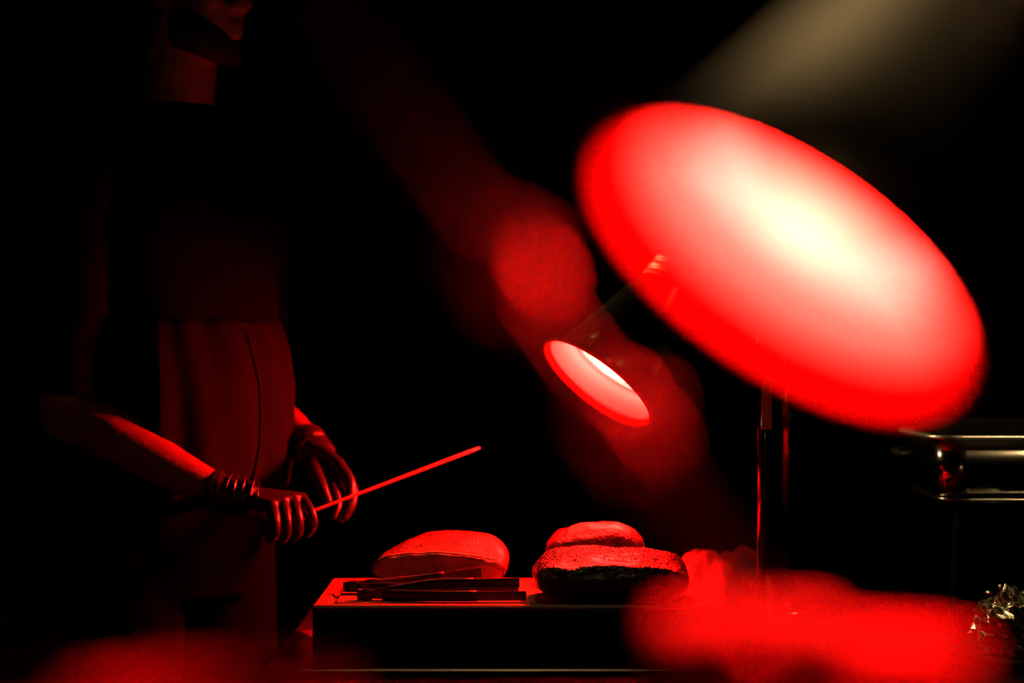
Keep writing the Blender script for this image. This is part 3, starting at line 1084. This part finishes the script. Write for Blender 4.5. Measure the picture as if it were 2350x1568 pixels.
def apron_pt(a, z, off=0.0):
    z_, f, w, d = interp(AP, z)
    fold = .005 * math.sin(a * 9 + z * 5) * (.3 + .7 * min(1, max(0, (.1 - z) * 2.2))) + .003 * math.sin(a * 17 - z * 9)
    w += .012 + fold + off
    d += .012 + fold + off
    return body_pt(f + d * math.copysign(abs(math.sin(a)) ** .85, math.sin(a)), w * math.copysign(abs(math.cos(a)) ** .85, math.cos(a)), z)


bm = bmesh.new()
NA, NZ = 60, 36
G = []
for i in range(NZ + 1):
    z = .035 - (.035 + .275) * i / NZ
    row = []
    for j in range(NA + 1):
        a = math.radians(-4 + 134 * j / NA)
        lift = .03 * max(0, i / NZ - .75) * 4 * max(0, math.cos(a) - .35)
        p = apron_pt(a, z + lift, -.010 * max(0, 1 - i / 5))
        row.append(bm.verts.new(p))
    G.append(row)
for a, b in zip(G[:-1], G[1:]):
    for j in range(NA):
        bm.faces.new((a[j], a[j + 1], b[j + 1], b[j]))
ap = obj('apron', bm, M['apron'], person)
so = ap.modifiers.new('t', 'SOLIDIFY')
so.thickness = .002
so.offset = 1
bm = bmesh.new()
sp_ = [apron_pt(math.radians(90 - 6 - 6 * math.sin(k / 30 * 3.0)), .02 - .285 * k / 30, .0035) for k in range(31)]
tube(bm, sp_, 0, 10, flat=[(.0020 + .0022 * k / 30, .0022) for k in range(31)])
obj('front_seam', bm, M['piping'], ap)


# gloved hands
def glove(wrist, elbow, knuckles, fingers, thumb, voxel, wrinkles, side_label, cuff_len=.03):
    bm = bmesh.new()
    ax = (wrist - elbow).normalized()
    w0 = wrist - ax * .012
    kc_ = sum((f[0] for f in fingers), Vector()) / len(fingers)
    for f in fingers:                         # metacarpals make the palm
        st = wrist.lerp(f[0], .12)
        capsule(bm, [st, st.lerp(f[0], .5), f[0]], [.0185, .0165, .0125])
        capsule(bm, f, [.0118, .0106, .0098, .0082])
    for a, b in zip(fingers[:-1], fingers[1:]):
        m1 = (a[0] + b[0]) / 2
        capsule(bm, [wrist.lerp(m1, .15), wrist.lerp(m1, .55), m1], [.018, .017, .0115])
    capsule(bm, [wrist.lerp(thumb[0], .35)] + thumb[:2], [.018, .0175, .0135])
    capsule(bm, thumb, [.0155, .0135, .0118, .0092])
    # cuff
    capsule(bm, [w0 - ax * cuff_len * .3, wrist, wrist.lerp(kc_, .3)], [.0325, .0315, .030])
    tube(bm, [wrist - ax * cuff_len, wrist - ax * cuff_len * .5, wrist], [.0345, .0335, .032], 24)
    for c, d, r, th in wrinkles:
        d = Vector(d).normalized()
        rot = frame_z(d)
        ring = [Vector(c) + rot @ Vector((r * math.cos(q), r * math.sin(q), .003 * math.sin(q * 2 + r * 900))) for q in [2 * math.pi * k / 28 for k in range(29)]]
        tube(bm, ring, th, 8, caps=False)
    return obj('glove', fuse(bm, voxel, 3), M['glove'], person)


def P(l):
    return [at(q[0], q[1], q[2] + .24) for q in l]


rf = [P([(692, 1146, 3.195), (712, 1178, 3.168), (717, 1206, 3.172), (707, 1224, 3.190)]),
      P([(670, 1146, 3.178), (682, 1188, 3.148), (684, 1220, 3.155), (671, 1236, 3.178)]),
      P([(646, 1152, 3.160), (656, 1196, 3.130), (655, 1228, 3.140), (643, 1243, 3.166)]),
      P([(622, 1160, 3.144), (630, 1200, 3.118), (630, 1226, 3.130), (620, 1238, 3.156)])]
rt = P([(570, 1158, 3.190), (622, 1172, 3.216), (664, 1176, 3.216), (700, 1172, 3.206)])
axr = (RWR - REL).normalized()
hx = (rf[1][0] - RWR).normalized()
wr = []
for k in range(7):
    c = RWR - axr * .020 + (hx * .010 + axr * .004) * k * .95
    d = (axr * .6 + Vector((.75, 0, .28 + .10 * math.sin(k * 2.3)))).normalized()
    wr.append((c, d, .0338 - .0004 * k, .0017 + .0006 * (k % 2)))
glove(RWR, REL, None, rf, rt, .0019, wr, 'right')

lf = [P([(778, 1068, 3.300), (802, 1104, 3.272), (803, 1140, 3.256), (797, 1168, 3.252)]),
      P([(784, 1080, 3.325), (808, 1122, 3.305), (805, 1160, 3.285), (792, 1186, 3.275)]),
      P([(775, 1090, 3.350), (795, 1138, 3.335), (793, 1172, 3.318), (782, 1192, 3.305)]),
      P([(757, 1092, 3.372), (772, 1136, 3.365), (774, 1164, 3.350), (765, 1184, 3.338)])]
lt = P([(722, 1056, 3.350), (724, 1082, 3.295), (737, 1116, 3.262), (752, 1150, 3.247)])
axl = (LWR - LEL).normalized()
wl = [(LWR - axl * .026, axl, .0345, .0028), (LWR + axl * .002, axl + Vector((.2, 0, .1)), .0325, .0017), (LWR + axl * .012, axl + Vector((.3, 0, -.1)), .032, .0017)]
glove(LWR, LEL, None, lf, lt, .0019, wl, 'left')

# ------------------------------------------------------------------ long thin blade
A = at(598, 1218.5, 3.415)
Bp = at(700, 1180, 3.446)
Cp = at(1101, 1028, 3.60)
kn = empty('carving_knife', A, 'long thin steel carving blade held out between the gloved hands', 'knife')
ax = (Bp - A).normalized()
hpnts = [A, A.lerp(Bp, .15), A.lerp(Bp, .5), A.lerp(Bp, .85), Bp]
obj('handle', tube(bmesh.new(), hpnts, 0, 16, flat=[(.0075, .010), (.009, .0125), (.008, .011), (.0085, .012), (.0075, .010)]), M['black_plastic'], kn)
bm = bmesh.new()
tdir = (Cp - Bp).normalized()
bl = [Bp - tdir * .004 + (Cp - Bp + tdir * .004) * (k / 20) for k in range(21)]
tube(bm, bl, 0, 14, flat=[(.0022, .0030)] * 19 + [(.0020, .0026), (.0012, .0014)])
obj('blade', bm, M['blade'], kn)
obj('bolster', tube(bmesh.new(), [Bp - ax * .004, Bp, Bp + tdir * .006], [.0085, .009, .006], 16), M['steel'], kn)
